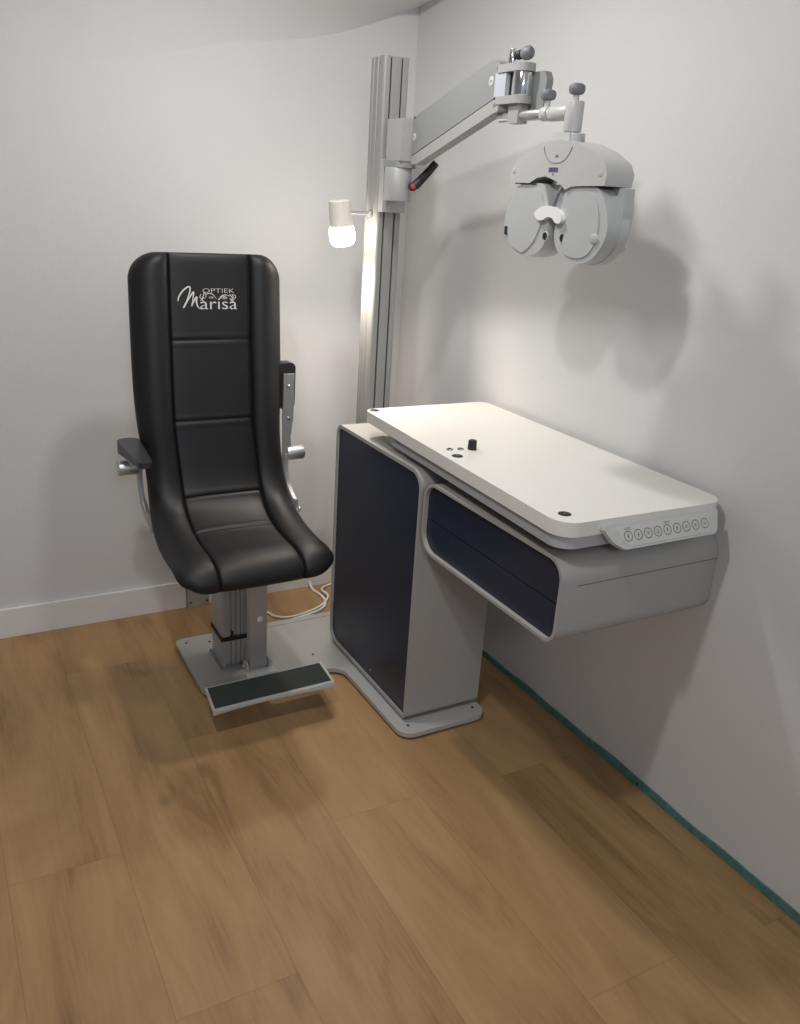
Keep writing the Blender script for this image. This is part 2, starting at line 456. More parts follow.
# embroidery on the backrest, laid on the surface of the leather
def on_back(u, v, lift=.0012):
    """u, v: metres right and down from the backrest's top centre"""
    P = at_s(v); T = tan_s(v); Nn = Vector((0, T.z, -T.y))
    return P + Vector((cxs(v) + u, 0, 0)) + Nn * (surf(v, u) + lift)
UL = .00292
def L2(px, py): return ((px - 211.0) * UL, (py - 255) * UL * 1.0 + .004)
def ribbon(bm, pts, w):
    pts = spline([L2(17 * 10 / 10 + q[0] / 10 + 0, 270 + q[1] / 10) if False else L2(170 + q[0] / 10, 270 + q[1] / 10) for q in pts], 7, False)
    n_ = len(pts); vs = []
    for i, q in enumerate(pts):
        a = Vector(pts[max(i - 1, 0)]); b = Vector(pts[min(i + 1, n_ - 1)]); t = (b - a).normalized()
        f = i / (n_ - 1); ww = w * (.35 + .65 * math.sin(PI * min(1, f * 1.15 + .05)) ** .5 if f < .87 else .7) * UL / 20
        nx, ny = -t.y * ww, t.x * ww
        top_, bot_ = (.0014, .0004)
        vs.append([bm.verts.new(on_back(q[0] + nx, q[1] + ny)), bm.verts.new(on_back(q[0] - nx, q[1] - ny))])
    for a, b in zip(vs, vs[1:]): bm.faces.new((a[0], a[1], b[1], b[0]))
STROKES = [
    ([(85, 300), (92, 262), (130, 205), (180, 166), (205, 172), (196, 225), (160, 310), (132, 366)], 15),
    ([(140, 362), (180, 290), (236, 214), (232, 265), (215, 350)], 15),
    ([(215, 350), (240, 295), (268, 262), (264, 310), (282, 362), (312, 372)], 17),
    ([(352, 240), (392, 226), (432, 237), (466, 278)], 8), ([(388, 266), (412, 259), (436, 268), (412, 273), (388, 266)], 5),
    ([(494, 284), (520, 252), (560, 240), (604, 250)], 10), ([(508, 268), (540, 254), (576, 268), (545, 281), (512, 270)], 6), ([(536, 262), (545, 272), (556, 262)], 9),
    ([(332, 200), (342, 225), (328, 262), (306, 296)], 8), ([(312, 232), (300, 262), (318, 285)], 7), ([(340, 262), (322, 290), (340, 302)], 9), ([(350, 215), (362, 250), (345, 282)], 6),
    ([(600, 232), (626, 262), (636, 300)], 8), ([(628, 232), (640, 262), (612, 300)], 9), ([(665, 262), (646, 282), (638, 305)], 7), ([(640, 236), (668, 250), (662, 280)], 6),
    ([(602, 275), (622, 288), (634, 310)], 8),
]
bm = B()
for pts_, w_ in STROKES: ribbon(bm, pts_, w_)
def text_verts(body, size, shear=0, extrude=0, offset=0):
    cu = bpy.data.curves.new('t', 'FONT'); cu.body = body; cu.size = size; cu.shear = shear; cu.offset = offset; cu.resolution_u = 4
    o = bpy.data.objects.new('t', cu); col.objects.link(o)
    dg = bpy.context.evaluated_depsgraph_get(); dg.update()
    me = o.evaluated_get(dg).to_mesh()
    vs = [tuple(v.co) for v in me.vertices]; fs = [tuple(q.vertices) for q in me.polygons]
    o.evaluated_get(dg).to_mesh_clear()
    bpy.data.objects.remove(o); bpy.data.curves.remove(cu)
    return vs, fs
def text_fit(bm, body, fn, x0, x1, y0, y1, shear=0, offset=0):
    """fit the text's bounding box to x0..x1 / y0(bottom)..y1(top), then map through fn"""
    vs, fs = text_verts(body, 1, shear, offset=offset)
    ax, bx = min(v[0] for v in vs), max(v[0] for v in vs); ay, by = min(v[1] for v in vs), max(v[1] for v in vs)
    nv = [bm.verts.new(fn(lerp(x0, x1, (v[0] - ax) / (bx - ax)), lerp(y0, y1, (v[1] - ay) / (by - ay)))) for v in vs]
    for f in fs:
        try: bm.faces.new([nv[i] for i in f])
        except ValueError: pass
fn = lambda px, py: on_back(*L2(px, py))
text_fit(bm, 'OPTIEK', fn, 203.0, 235.2, 292.0, 287.8, offset=-.014)
text_fit(bm, 'arisa', fn, 200.2, 238.0, 308.0, 297.5, offset=-.006)
me_ = link('logo', bm, LOGO, backrest, smooth=False); me_['label'] = 'silver embroidered shop logo with script lettering and eyes'

# side brackets, pivots, armrests
for sgn, bx in ((-1, .508), (1, .966)):
    br = part('side_bracket', ALUF, ch, lambda b: strip(b, [(bx, 2.452, .706), (bx, 2.450, .655), (bx + .002, 2.432, .605), (bx + .006, 2.39, .568), (bx + .008, 2.37 - (.03 if sgn < 0 else 0), .562 - (.014 if sgn < 0 else 0))], .030, .011), .001, 1)
    part('bracket_bolt', STEEL, br, lambda b: cyl(b, (bx + .008, 2.350, .550), (sgn, 0, 0), .008, .006, .002, 20))
    part('pivot_sleeve', STEEL, ch, lambda b: cyl(b, (bx + sgn * .004, 2.452, .706), (sgn, 0, 0), .0225, .058, .003, 36))
part('bracket_crossbar', ARMG, ch, lambda b: box(b, .56, .90, 2.27, 2.31, .487, .508), .003)
# left armrest, down
def pad_outline(w, l0, l1): return rpoly([(-w, l0), (w, l0), (w, l1), (-w, l1)], .02, 6)
al = bpy.data.objects.new('armrest', None); col.objects.link(al); al.parent = ch; al.location = (-.26, .05, .74); al['label'] = 'lowered left armrest'
def lpad(b):
    prism(b, rpoly([(.464, 2.236), (.500, 2.236), (.514, 2.475), (.446, 2.475)], [.018, .018, .028, .028], 8), .752, .789)
    for v in b.verts:                                # underside rises towards the front tip
        if v.co.z < .77: v.co.z += max(0, 2.46 - v.co.y) / .21 * .014
        else: v.co.z -= max(0, 2.40 - v.co.y) / .15 * .006
part('arm_pad', PADM, al, lpad, .0115, 5)
part('arm_plate', ALUF, al, lambda b: box(b, .464, .492, 2.34, 2.46, .744, .754), .002)
# right armrest, folded up
ar = bpy.data.objects.new('armrest', None); col.objects.link(ar); ar.parent = ch; ar.location = (.25, .05, .74); ar['label'] = 'raised right armrest'
part('arm_plate', ALU, ar, lambda b: prism(b, [(.957, .702), (.987, .702), (.982, .76), (.990, .82), (.992, .963), (.957, .963), (.955, .82)], 2.446, 2.453, 'y'), .001, 1)
part('arm_pad', RUBBER, ar, lambda b: prism(b, rpoly([(.945, .848), (.997, .848), (.999, .996), (.947, .996)], [.02, .02, .016, .016], 6), 2.455, 2.495, 'y'), .008, 3)
for z in (.925, .822): part('screw', STEEL, ar, lambda b: lathe(b, [(0, .003), (.004, .0025), (.006, 0), (.006, -.001)], (.974, 2.446, z), (0, -1, 0), 16))

# footrest
strut = part('footrest_strut', ALUF, ch, lambda b: box(b, .757, .812, 2.19, 2.215, .105, .475), .004)
part('round_cap', WHITEP, strut, lambda b: lathe(b, [(0, .003), (.006, .003), (.0095, .001), (.010, 0), (.010, -.002)], (.790, 2.19, .272), (0, -1, 0), 24))
FA, FB, FC, FD = (.604, 2.150), (.982, 2.156), (.974, 2.029), (.589, 2.019)
fr = part('footrest', EDGE, ch, lambda b: prism(b, rpoly([FA, FB, FC, FD], [.006, .006, .014, .014], 4), .0945, .099), .0012, 2)
part('grip_mat', TREAD, fr, lambda b: prism(b, [(.610, 2.144), (.973, 2.150), (.966, 2.043), (.600, 2.034)], .0988, .1004))
arch = [(.592, .0950)] + [(lerp(.592, .972, i / 14), .0950 - .012 + .009 * math.sin(PI * i / 14)) for i in range(15)] + [(.972, .0950)]
part('front_apron', EDGE, fr, lambda b: prism(b, arch[0:1] + arch[1:-1] + arch[-1:], 2.024, 2.030, 'y'))
part('hinge_plate', EDGE, ch, lambda b: prism(b, rpoly([(.735, 2.149), (.835, 2.151), (.830, 2.183), (.738, 2.183)], .004), .0950, .106), .001, 1)
for x, s in ((.748, -1), (.821, 1)):
    hg = part('hinge_ear', EDGE, ch, lambda b: prism(b, rpoly([(2.182, .098), (2.215, .098), (2.215, .130), (2.182, .130)], .010), x - .003, x + .003, 'x'))
    part('hinge_bolt', STEEL, hg, lambda b: cyl(b, (x + s * .003, 2.20, .114), (s, 0, 0), .007, .008, .001, 12))

# ------------------------------------------------------------------ cabinet
cab = empty('instrument_cabinet', (1.26, 2.12, .022), 'tall grey cabinet with rounded frame and dark navy side panel below the white table', 'cabinet')
FX = 1.125
def shell(b, y0, y1, z0, z1, rads, x0, x1, wall=.010, rec=.006):
    outer = rpoly([(y0, z0), (y0, z1), (y1, z1), (y1, z0)], rads, 10)
    inner = rpoly([(y0 + wall, z0 + wall), (y0 + wall, z1 - wall), (y1 - wall, z1 - wall), (y1 - wall, z0 + wall)], [max(.004, r - wall) for r in rads], 10)
    def ring(pts, x): return [b.verts.new((x, q[0], q[1])) for q in pts]
    o0, o1, i0, i1 = ring(outer, x0), ring(outer, x1), ring(inner, x0), ring(inner, x0 + rec)
    n = len(outer)
    for k in range(n):
        k2 = (k + 1) % n
        b.faces.new((o0[k], o0[k2], o1[k2], o1[k])); b.faces.new((o0[k], i0[k], i0[k2], o0[k2])); b.faces.new((i0[k], i1[k], i1[k2], i0[k2]))
    b.faces.new(i1); b.faces.new(o1)
CY0, CY1, CZ0, CZ1 = 1.856, 2.408, .030, .808
def cb(b): shell(b, CY0, CY1, CZ0, CZ1, [.018, .055, .035, .055], FX, 1.386, wall=.011, rec=.012)
body = part('body', GREY, cab, cb, sharp=40)
def navy(b):
    prism(b, rpoly([(CY0 + .0113, CZ0 + .0113), (CY0 + .0113, CZ1 - .0113), (CY1 - .0113, CZ1 - .0113), (CY1 - .0113, CZ0 + .0113)], [.010, .047, .027, .047], 10), FX + .006, FX + .0118, 'x')
pn = part('side_panel', NAVY, cab, navy, sharp=40)
part('panel_screw', STEEL, pn, lambda b: cyl(b, (FX + .006, 2.10, .066), (-1, 0, 0), .003, .0012, seg=12))
part('plinth', DARK, cab, lambda b: box(b, FX + .012, 1.370, CY0 + .02, CY1 - .012, .0222, .0302))
# drawer unit
du = empty('drawer_unit', (1.36, 1.55, .585), 'wall mounted grey drawer box with rounded frame and two navy drawer fronts', 'drawer unit')
DY0, DY1, DZ0, DZ1 = 1.251, 1.838, .596, .798
part('housing', GREY, du, lambda b: shell(b, DY0, DY1, DZ0, DZ1, [.040, .050, .055, .060], FX - .002, WX - .001, wall=.0075, rec=.028), sharp=40)
iy0, iy1, iz0, iz1 = DY0 + .0078, DY1 - .0078, DZ0 + .0078, DZ1 - .0078
zm = .690
part('drawer', NAVY, du, lambda b: prism(b, rpoly([(iy0, zm + .0012), (iy0, iz1), (iy1, iz1), (iy1, zm + .0012)], [0, .043, .047, 0], 10), FX + .010, FX + .025, 'x'), sharp=40)
part('drawer', NAVY, du, lambda b: prism(b, rpoly([(iy0, iz0), (iy0, zm - .0012), (iy1, zm - .0012), (iy1, iz0)], [.033, 0, 0, .052], 10), FX + .010, FX + .025, 'x'), sharp=40)
part('seam_strip', DARK, du, lambda b: box(b, 1.168, WX - .002, DY0 - .0004, DY0 + .001, .7368, .7380))

# ------------------------------------------------------------------ table
tb = empty('instrument_table', (1.36, 1.75, .825), 'white laminate instrument table with rounded corners above the navy drawer unit', 'table')
TA, TB_, TC, TD = (1.137, 2.247), (1.576, 2.243), (1.574, 1.238), (1.098, 1.244)
def ins(q, d):
    cx = sum(a[0] for a in (TA, TB_, TC, TD)) / 4; cy = sum(a[1] for a in (TA, TB_, TC, TD)) / 4
    return (q[0] + (d if q[0] < cx else -d), q[1] + (d if q[1] < cy else -d))
tt = part('tabletop', TOPM, tb, lambda b: prism(b, rpoly([TA, TB_, TC, TD], [.035, .035, .05, .05], 10), .857, .890), .0025, 3)
tp = [ins(q, .008) for q in (TA, TB_, TC, TD)]; tp[0] = (tp[0][0] - .003, 2.075); tp[1] = (tp[1][0], 2.075)
part('under_tray', TRAYM, tb, lambda b: prism(b, rpoly(tp, [.01, .02, .05, .045], 10), .827, .857), .004, 3)
part('lift_rail', DARK, tb, lambda b: box(b, 1.24, 1.50, 1.42, 1.80, .7985, .8268), .003)
for x, y_ in ((1.162, 2.224), (1.151, 1.735), (1.146, 1.298)):
    g = part('grommet', RUBBER, tb, lambda b: lathe(b, [(0, .0006), (.005, .0006), (.006, .0014), (.0125, .0016), (.0145, .0006), (.0147, -.002)], (x, y_, .890), (0, 0, 1), 28))
    part('center_pin', KNOBG, g, lambda b: cyl(b, (x, y_, .8905), (0, 0, 1), .003, .0012, seg=12))
for x, y_ in ((1.162, 1.790), (1.192, 1.785)):
    g = part('socket', CHROME, tb, lambda b: lathe(b, [(.0055, .0005), (.0055, .003), (.0085, .003), (.0095, .001), (.0095, -.001)], (x, y_, .890), (0, 0, 1), 24))
    part('socket_hole', DARK, g, lambda b: cyl(b, (x, y_, .8902), (0, 0, 1), .0055, .0012, seg=20))
def ribbed(b):
    n = 48; rr = [(.0002, .025), (.0090, .025), (.0105, .0235), (.0116, .001), (.0116, 0)]
    rings = []
    for r0, h in rr:
        rings.append([b.verts.new((1.222 + (r0 * (1 + (.035 if k % 2 and r0 > .010 else 0))) * math.cos(2 * PI * k / n), 1.776 + (r0 * (1 + (.035 if k % 2 and r0 > .010 else 0))) * math.sin(2 * PI * k / n), .8905 + h)) for k in range(n)])
    for a, c in zip(rings, rings[1:]):
        for k in range(n): b.faces.new((a[k], a[(k + 1) % n], c[(k + 1) % n], c[k]))
    b.faces.new(rings[0]); b.faces.new(rings[-1])
part('dimmer_knob', RUBBER, tb, ribbed, sharp=30)
# keypad on the near edge: face tilted towards the viewer
kp = bpy.data.objects.new('control_keypad', None); col.objects.link(kp); kp.parent = tb
KO = Vector((1.195, 1.233, .878)); KO2 = KO
ku = Vector((1, 0, 0)); kv = Vector((0, -.50, -.866)).normalized(); kn = ku.cross(kv) * -1
kn = Vector((0, -.866, .50)).normalized()
def K(u, v, h=0): return KO + ku * u + kv * v + kn * h
kp.location = KO - Vector(tb.location); kp['label'] = 'silver control keypad with round buttons'
def kslab(b, pts, h0, h1):
    a = [b.verts.new(K(q[0], q[1], h0)) for q in pts]; c = [b.verts.new(K(q[0], q[1], h1)) for q in pts]; n = len(pts)
    b.faces.new(a); b.faces.new(c[::-1])
    for i in range(n): b.faces.new((a[i], a[(i + 1) % n], c[(i + 1) % n], c[i]))
KW = .345
shape = rpoly([(0, 0), (KW, 0), (KW - .02, .056), (.050, .056), (.022, .038)], [.006, .006, .02, .03, .03], 8)
part('keypad_body', KEYP, kp, lambda b: kslab(b, shape, -.011, 0), .003, 3)
part('keypad_face', KEYF, kp, lambda b: kslab(b, rpoly([(.036, .006), (KW - .03, .006), (KW - .045, .050), (.064, .050), (.046, .036)], [.004, .004, .01, .014, .01], 6), -.001, .0012), .0005, 1)
def kring(b, u, v, r0, r1, h):
    n = 30
    a = [b.verts.new(K(u + r0 * math.cos(2 * PI * k / n), v + r0 * math.sin(2 * PI * k / n), h)) for k in range(n)]
    c = [b.verts.new(K(u + r1 * math.cos(2 * PI * k / n), v + r1 * math.sin(2 * PI * k / n), h)) for k in range(n)]
    for k in range(n): b.faces.new((a[k], a[(k + 1) % n], c[(k + 1) % n], c[k]))
for i in range(9):
    u = .064 + .0285 * i; v = .0285
    def kb(b):
        kring(b, u, v, .0102, .0115, .0018)
        if i in (0, 4):   b.faces.new([b.verts.new(K(*q, .0018)) for q in ((u - .0022, v - .001), (u + .0022, v - .001), (u, v + .005))]); b.faces.new([b.verts.new(K(*q, .0018)) for q in ((u - .0007, v - .005), (u + .0007, v - .005), (u + .0007, v - .001), (u - .0007, v - .001))])
        elif i in (1, 5): b.faces.new([b.verts.new(K(*q, .0018)) for q in ((u - .0022, v + .001), (u + .0022, v + .001), (u, v - .005))]); b.faces.new([b.verts.new(K(*q, .0018)) for q in ((u - .0007, v + .005), (u + .0007, v + .005), (u + .0007, v + .001), (u - .0007, v + .001))])
        elif i == 3:      kring(b, u, v - .0008, .0028, .0036, .0018); b.faces.new([b.verts.new(K(*q, .0018)) for q in ((u - .0015, v + .0035), (u + .0015, v + .0035), (u + .0015, v + .0055), (u - .0015, v + .0055))])
        else:
            for k in (-1, 1): b.faces.new([b.verts.new(K(*q, .0018)) for q in ((u - .004, v + k * .002 - .0006), (u + .004, v + k * .002 - .0006), (u + .004, v + k * .002 + .0006), (u - .004, v + k * .002 + .0006))])
    part('button', INK, kp, kb)
for u0 in (.058, .172):
    def dashes(b):
        for row in (0, 1):
            for k in range(4):
                a = u0 + k * .0042; w = .0032; v = .0100 + row * .0032
                b.faces.new([b.verts.new(K(*q, .0018)) for q in ((a, v), (a + w, v), (a + w, v + .0011), (a, v + .0011))])
    part('key_caption', INK, kp, dashes)

# ------------------------------------------------------------------ instrument stand: column, clamp, arm
st = empty('instrument_stand', (1.29, 2.48, .022), 'tall aluminium profile column with grey swivel arm rising behind the white table', 'instrument stand')
X0, X1, Y0, Y1 = 1.249, 1.331, 2.44, 2.525
def colprof():
    w, d = .0028, .010
    pts = [(X0 + .012, Y0)]; rad = [.010]
    pts = [(X0, Y0)]; rad = [.012]
    for s in (X0 + .024, X0 + .060):
        pts += [(s - w, Y0), (s - w, Y0 + d), (s + w, Y0 + d), (s + w, Y0)]; rad += [.001, 0, 0, .001]
    pts += [(X1, Y0), (X1, Y1), (X0, Y1)]; rad += [.004, .004, .004]
    for s in (Y1 - .022, Y1 - .050):
        pts += [(X0, s + .006), (X0 + .003, s + .004), (X0 + .003, s - .004), (X0, s - .006)]; rad += [.001] * 4
    return rpoly(pts, rad, 6)
cl = part('column', ALU, st, lambda b: prism(b, colprof(), .022, 1.878), sharp=30)
def cols(b):
    for s in (X0 + .024, X0 + .060): box(b, s - .0026, s + .0026, Y0 + .005, Y0 + .0095, .03, 1.874)
part('groove_insert', DARK, cl, cols)
part('carriage', ALUF, st, lambda b: box(b, X0 + .002, X1 - .002, 2.412, 2.4395, 1.452, 1.600), .003)
for x in (1.270, 1.308): part('screw', STEEL, st, lambda b: lathe(b, [(.0025, 0), (.0025, .0015), (.0065, .0015), (.007, 0)], (x, 2.412, 1.462), (0, -1, 0), 18))
HX, HY = 1.275, 2.368
part('pivot_housing', ARML, st, lambda b: cyl(b, (HX, HY, 1.486), (0, 0, 1), .040, .092, .003, 40))
part('pivot_collar', ARMG, st, lambda b: prism(b, rpoly([(HX - .030, HY - .044), (HX + .046, HY - .044), (HX + .046, 2.41), (HX - .030, 2.41)], [.03, .03, .004, .004]), 1.578, 1.596), .002)
part('pivot_block', ARML, st, lambda b: box(b, 1.254, 1.312, 2.322, 2.41, 1.596, 1.708), .004)
# clamping lever
lv = part('clamp_lever', RUBBER, st, lambda b: tube(b, [(1.306, 2.318, 1.531), (1.318, 2.312, 1.545), (1.337, 2.300, 1.570), (1.356, 2.290, 1.597)], lambda t: lerp(.0135, .0105, t), 16), sharp=60)
part('lever_hub', RUBBER, lv, lambda b: cyl(b, (1.306, 2.334, 1.529), (-.35, -.93, 0), .0125, .024, .002, 24))
part('lever_stud', STEEL, lv, lambda b: cyl(b, (1.300, 2.345, 1.531), (-.1, -.2, 0), .008, .006, 0, 20))
part('red_button', RED, lv, lambda b: cyl(b, (1.2974, 2.3114, 1.529), (-.35, -.93, 0), .0075, .0025, .001, 20))

# arm frame: along the horizontal direction from the pivot to the elbow
A0 = Vector((1.318, 2.325, 0)); A1 = Vector((1.270, 1.828, 0)); AD = (A1 - A0).normalized(); AN = Vector((AD.y, -AD.x, 0)); 
if AN.x > 0: AN = -AN
ALn = (A1 - A0).length
def AP(t, z, n): v = A0 + AD * t + AN * n; return (v.x, v.y, z)
def aprism(b, pts, n0, n1):
    a = [b.verts.new(AP(q[0], q[1], n0)) for q in pts]; c = [b.verts.new(AP(q[0], q[1], n1)) for q in pts]; n = len(pts)
    b.faces.new(a); b.faces.new(c[::-1])
    for i in range(n): b.faces.new((a[i], a[(i + 1) % n], c[(i + 1) % n], c[i]))
E_ = ALn
up = rpoly([(.010, 1.612), (.004, 1.696), (.03, 1.716), (E_ - .045, 1.815), (E_ - .010, 1.808), (E_ + .004, 1.775), (E_ - .020, 1.731)], [.006, .008, .006, .012, .012, .014, .012], 6)
uc = part('upper_arm_cover', ARMG, st, lambda b: aprism(b, up, -.022, .029), .004, 3)
lo = rpoly([(.010, 1.588), (.012, 1.608), (E_ - .020, 1.727), (E_ + .006, 1.722), (E_ + .006, 1.700), (E_ - .015, 1.698), (.05, 1.588)], [.004, .004, .008, .008, .008, .008, .01], 5)
part('lower_arm_cover', ARML, st, lambda b: aprism(b, lo, .002, .031), .004, 3)
for t, z, rr in ((.024, 1.660, .0105), (E_ - .042, 1.768, .0110)):
    c = Vector(AP(t, z, .0288))
    rs = part('tension_screw', PLAST, uc, lambda b: lathe(b, [(.003, .0005), (.003, .0016), (rr * .8, .0018), (rr, .001), (rr, -.001)], c, AN, 24))
    part('screw_socket', DARK, rs, lambda b: cyl(b, c, AN, .003, .001, seg=10))
for t, z in ((E_ - .018, 1.798), (E_ - .014, 1.714)):
    part('rivet', STEEL, uc, lambda b: cyl(b, Vector(AP(t, z, .0285)), AN, .006, .0025, .0008, 18))
part('end_gap', DARK, uc, lambda b: aprism(b, [(.001, 1.60), (.001, 1.715), (.006, 1.715), (.006, 1.60)], -.024, .024))
# elbow
EX, EY = 1.262, 1.770
def fork(z0, z1, y_tip):
    return lambda b: prism(b, rpoly([(EX - .024, y_tip), (EX + .024, y_tip), (EX + .025, 1.840), (EX - .025, 1.840)], [.0235, .0235, .003, .003], 8), z0, z1)
part('elbow_fork', ARML, st, fork(1.782, 1.799, 1.742), .003)
part('elbow_fork', ARML, st, fork(1.715, 1.732, 1.742), .003)
part('elbow_web', mat('lilac_grey_paint', (.46, .47, .53), .4), st, lambda b: box(b, EX - .022, EX + .022, 1.806, 1.850, 1.732, 1.782), .002)
part('elbow_cylinder', CHROME, st, lambda b: cyl(b, (EX, EY, 1.732), (0, 0, 1), .0235, .050, .001, 40))
part('elbow_gap', DARK, st, lambda b: box(b, EX - .010, EX + .014, 1.795, 1.806, 1.733, 1.781))
part('rear_cover', ARMG, st, lambda b: prism(b, rpoly([(1.708, 1.690), (1.700, 1.765), (1.712, 1.782), (1.770, 1.782), (1.770, 1.690)], [.012, .012, .006, .004, .004], 5), EX + .016, EX + .034, 'x'), .003)
part('elbow_post', CHROME, st, lambda b: cyl(b, (EX - .006, 1.810, 1.799), (0, 0, 1), .0115, .033, .001, 28, r2=.007))
kn1 = part('lock_knob', KNOBG, st, lambda b: lathe(b, [(0, 0), (.010, .001), (.0135, .006), (.0150, .015), (.0138, .024), (.009, .030), (0, .0315)], (EX + .004, 1.785, 1.819), (.10, -1, .12), 28))
part('knob_neck', RUBBER, kn1, lambda b: cyl(b, (EX + .001, 1.799, 1.818), (.1, -1, .12), .010, .013, .001, 20))
part('hanger_block', ARML, st, lambda b: box(b, EX - .014, EX + .014, 1.757, 1.796, 1.674, 1.716), .003)
part('cross_tube', STEEL, st, lambda b: cyl(b, (EX, 1.846, 1.690), (0, -1, 0), .0115, .20, .001, 28))
part('tube_cap', RUBBER, st, lambda b: cyl(b, (EX, 1.8465, 1.690), (0, 1, 0), .0085, .001, 0, 20))

# ------------------------------------------------------------------ phoropter
PX = 1.218                                             # front face
PC = 1.555                                             # its centre along the wall
ph = empty('phoropter', (1.265, PC, 1.39), 'pale grey phoropter eye testing head hanging from the arm over the table', 'phoropter')
cover = [(1.714, 1.545), (1.719, 1.572), (1.700, 1.592), (1.655, 1.614), (1.608, 1.628), (1.556, 1.633), (1.502, 1.627), (1.450, 1.611), (1.405, 1.588), (1.392, 1.568), (1.396, 1.544), (1.482, 1.542), (1.500, 1.540), (1.518, 1.534), (1.536, 1.545), (1.556, 1.552), (1.590, 1.560), (1.620, 1.556), (1.645, 1.545)]
co_ = part('top_cover', PLAST, ph, lambda b: prism(b, cover, PX, 1.290, 'x'), .010, 4, ang=55, sharp=50)
part('cover_bracket', PLAST, ph, lambda b: box(b, 1.236, 1.278, 1.545, 1.604, 1.624, 1.648), .009, 4)
part('grip_wheel', PLAST2, ph, lambda b: cyl(b, (1.252, 1.545, 1.626), (0, 0, 1), .014, .020, .002, 14), sharp=20)
part('neck_tube', STEEL, ph, lambda b: cyl(b, (1.264, 1.574, 1.640), (0, 0, 1), .015, .014, 0, 28))
part('mounting_post', PLAST, ph, lambda b: cyl(b, (1.264, 1.574, 1.651), (0, 0, 1), .0195, .060, .002, 40))
part('mounting_sleeve', PLAST, ph, lambda b: cyl(b, (1.264, 1.588, 1.690), (0, 1, 0), .0160, .064, .002, 32))
part('clamp_ring', PLAST, ph, lambda b: cyl(b, (1.262, 1.6565, 1.690), (0, 1, 0), .0150, .022, .001, 28))
for kx, ky, kz in ((1.262, 1.668, 1.699), (1.264, 1.574, 1.705)):
    kk = part('lock_knob', KNOBG, ph, lambda b: lathe(b, [(0, .018), (.008, .018), (.015, .0205), (.0172, .026), (.0172, .033), (.015, .0375), (.009, .040), (0, .0405)], (kx, ky, kz), (0, 0, 1), 28))
    part('knob_stem', PLAST, kk, lambda b: cyl(b, (kx, ky, kz - .004), (0, 0, 1), .0065, .024, 0, 16))
pod = [(.012, 1.455), (.016, 1.428), (.036, 1.404), (.070, 1.391), (.105, 1.389), (.140, 1.401), (.167, 1.428), (.178, 1.458), (.172, 1.492), (.154, 1.524), (.128, 1.542), (.075, 1.546), (.045, 1.543), (.028, 1.520), (.018, 1.490)]
for sg, lab in ((1, 'left'), (-1, 'right')):
    o2 = spline([(PC + sg * a, z) for a, z in pod], 5)
    pd = part('lens_pod', PLAST2, ph, lambda b: prism(b, o2, PX + .006, PX + .044, 'x'), .012, 5, ang=60, sharp=60)
    rear = spline([(PC + sg * (a * 1.0 + .001), z - .001) for a, z in pod], 5)
    part('rear_shell', PLAST, pd, lambda b: prism(b, rear, PX + .0425, PX + .066, 'x'), .007, 4, ang=60, sharp=60)
    # raised inner face with aperture
    part('aperture_ring', PLAST, pd, lambda b: lathe(b, [(.0085, -.001), (.0085, .002), (.0098, .002), (.0108, .001), (.0108, -.002)], (PX + .006, PC + sg * (.018 if sg > 0 else .042), 1.437), (-1, 0, 0), 24))
    part('aperture', DARK, pd, lambda b: cyl(b, (PX + .0062, PC + sg * (.018 if sg > 0 else .042), 1.437), (-1, 0, 0), .0087, .0012, 0, 24))
    part('face_plate', PLAST2, pd, lambda b: prism(b, spline([(PC + sg * a, z) for a, z in ((.088, 1.399), (.108, 1.398), (.140, 1.410), (.160, 1.440), (.160, 1.475), (.146, 1.508), (.126, 1.528), (.085, 1.534), (.052, 1.530), (.036, 1.505), (.026, 1.478), (.040, 1.455), (.056, 1.425))] if sg > 0 else [(PC + sg * a, z) for a, z in ((.060, 1.404), (.100, 1.400), (.132, 1.412), (.150, 1.440), (.152, 1.475), (.142, 1.508), (.124, 1.528), (.085, 1.532), (.056, 1.528), (.048, 1.500), (.050, 1.46), (.046, 1.425))], 5), PX + .0035, PX + .0062, 'x'), .0012, 2, ang=60, sharp=60)
    part('adjust_wheel', PLAST2 if sg < 0 else DARK, pd, lambda b: (prism(b, rpoly([(PC + .160, 1.431), (PC + .171, 1.431), (PC + .171, 1.450), (PC + .160, 1.450)], .003), PX + .003, PX + .014, 'x') if sg > 0 else lathe(b, [(0, .014), (.008, .012), (.014, .004), (.016, -.006)], (PX + .012, PC - .146, 1.442), (-1, -.3, 0), 24)))
    part('base_screw', STEEL, pd, lambda b: cyl(b, (PX + .016, PC + sg * .105, 1.393), (-.5, 0, -1), .003, .003, 0, 12))
# hanging rear housing visible right of the pods, with small foot
part('side_housing', PLAST2, ph, lambda b: prism(b, rpoly([(1.383, 1.5425), (1.379, 1.50), (1.380, 1.470), (1.398, 1.425), (1.44, 1.40), (1.47, 1.42), (1.44, 1.5425)], [.002, .02, .02, .02, .01, .01, .002], 5), 1.262, 1.289, 'x'), .004, 3)
part('small_foot', PLAST, ph, lambda b: cyl(b, (1.288, 1.402, 1.430), (.3, -.6, -.6), .008, .012, .002, 16))
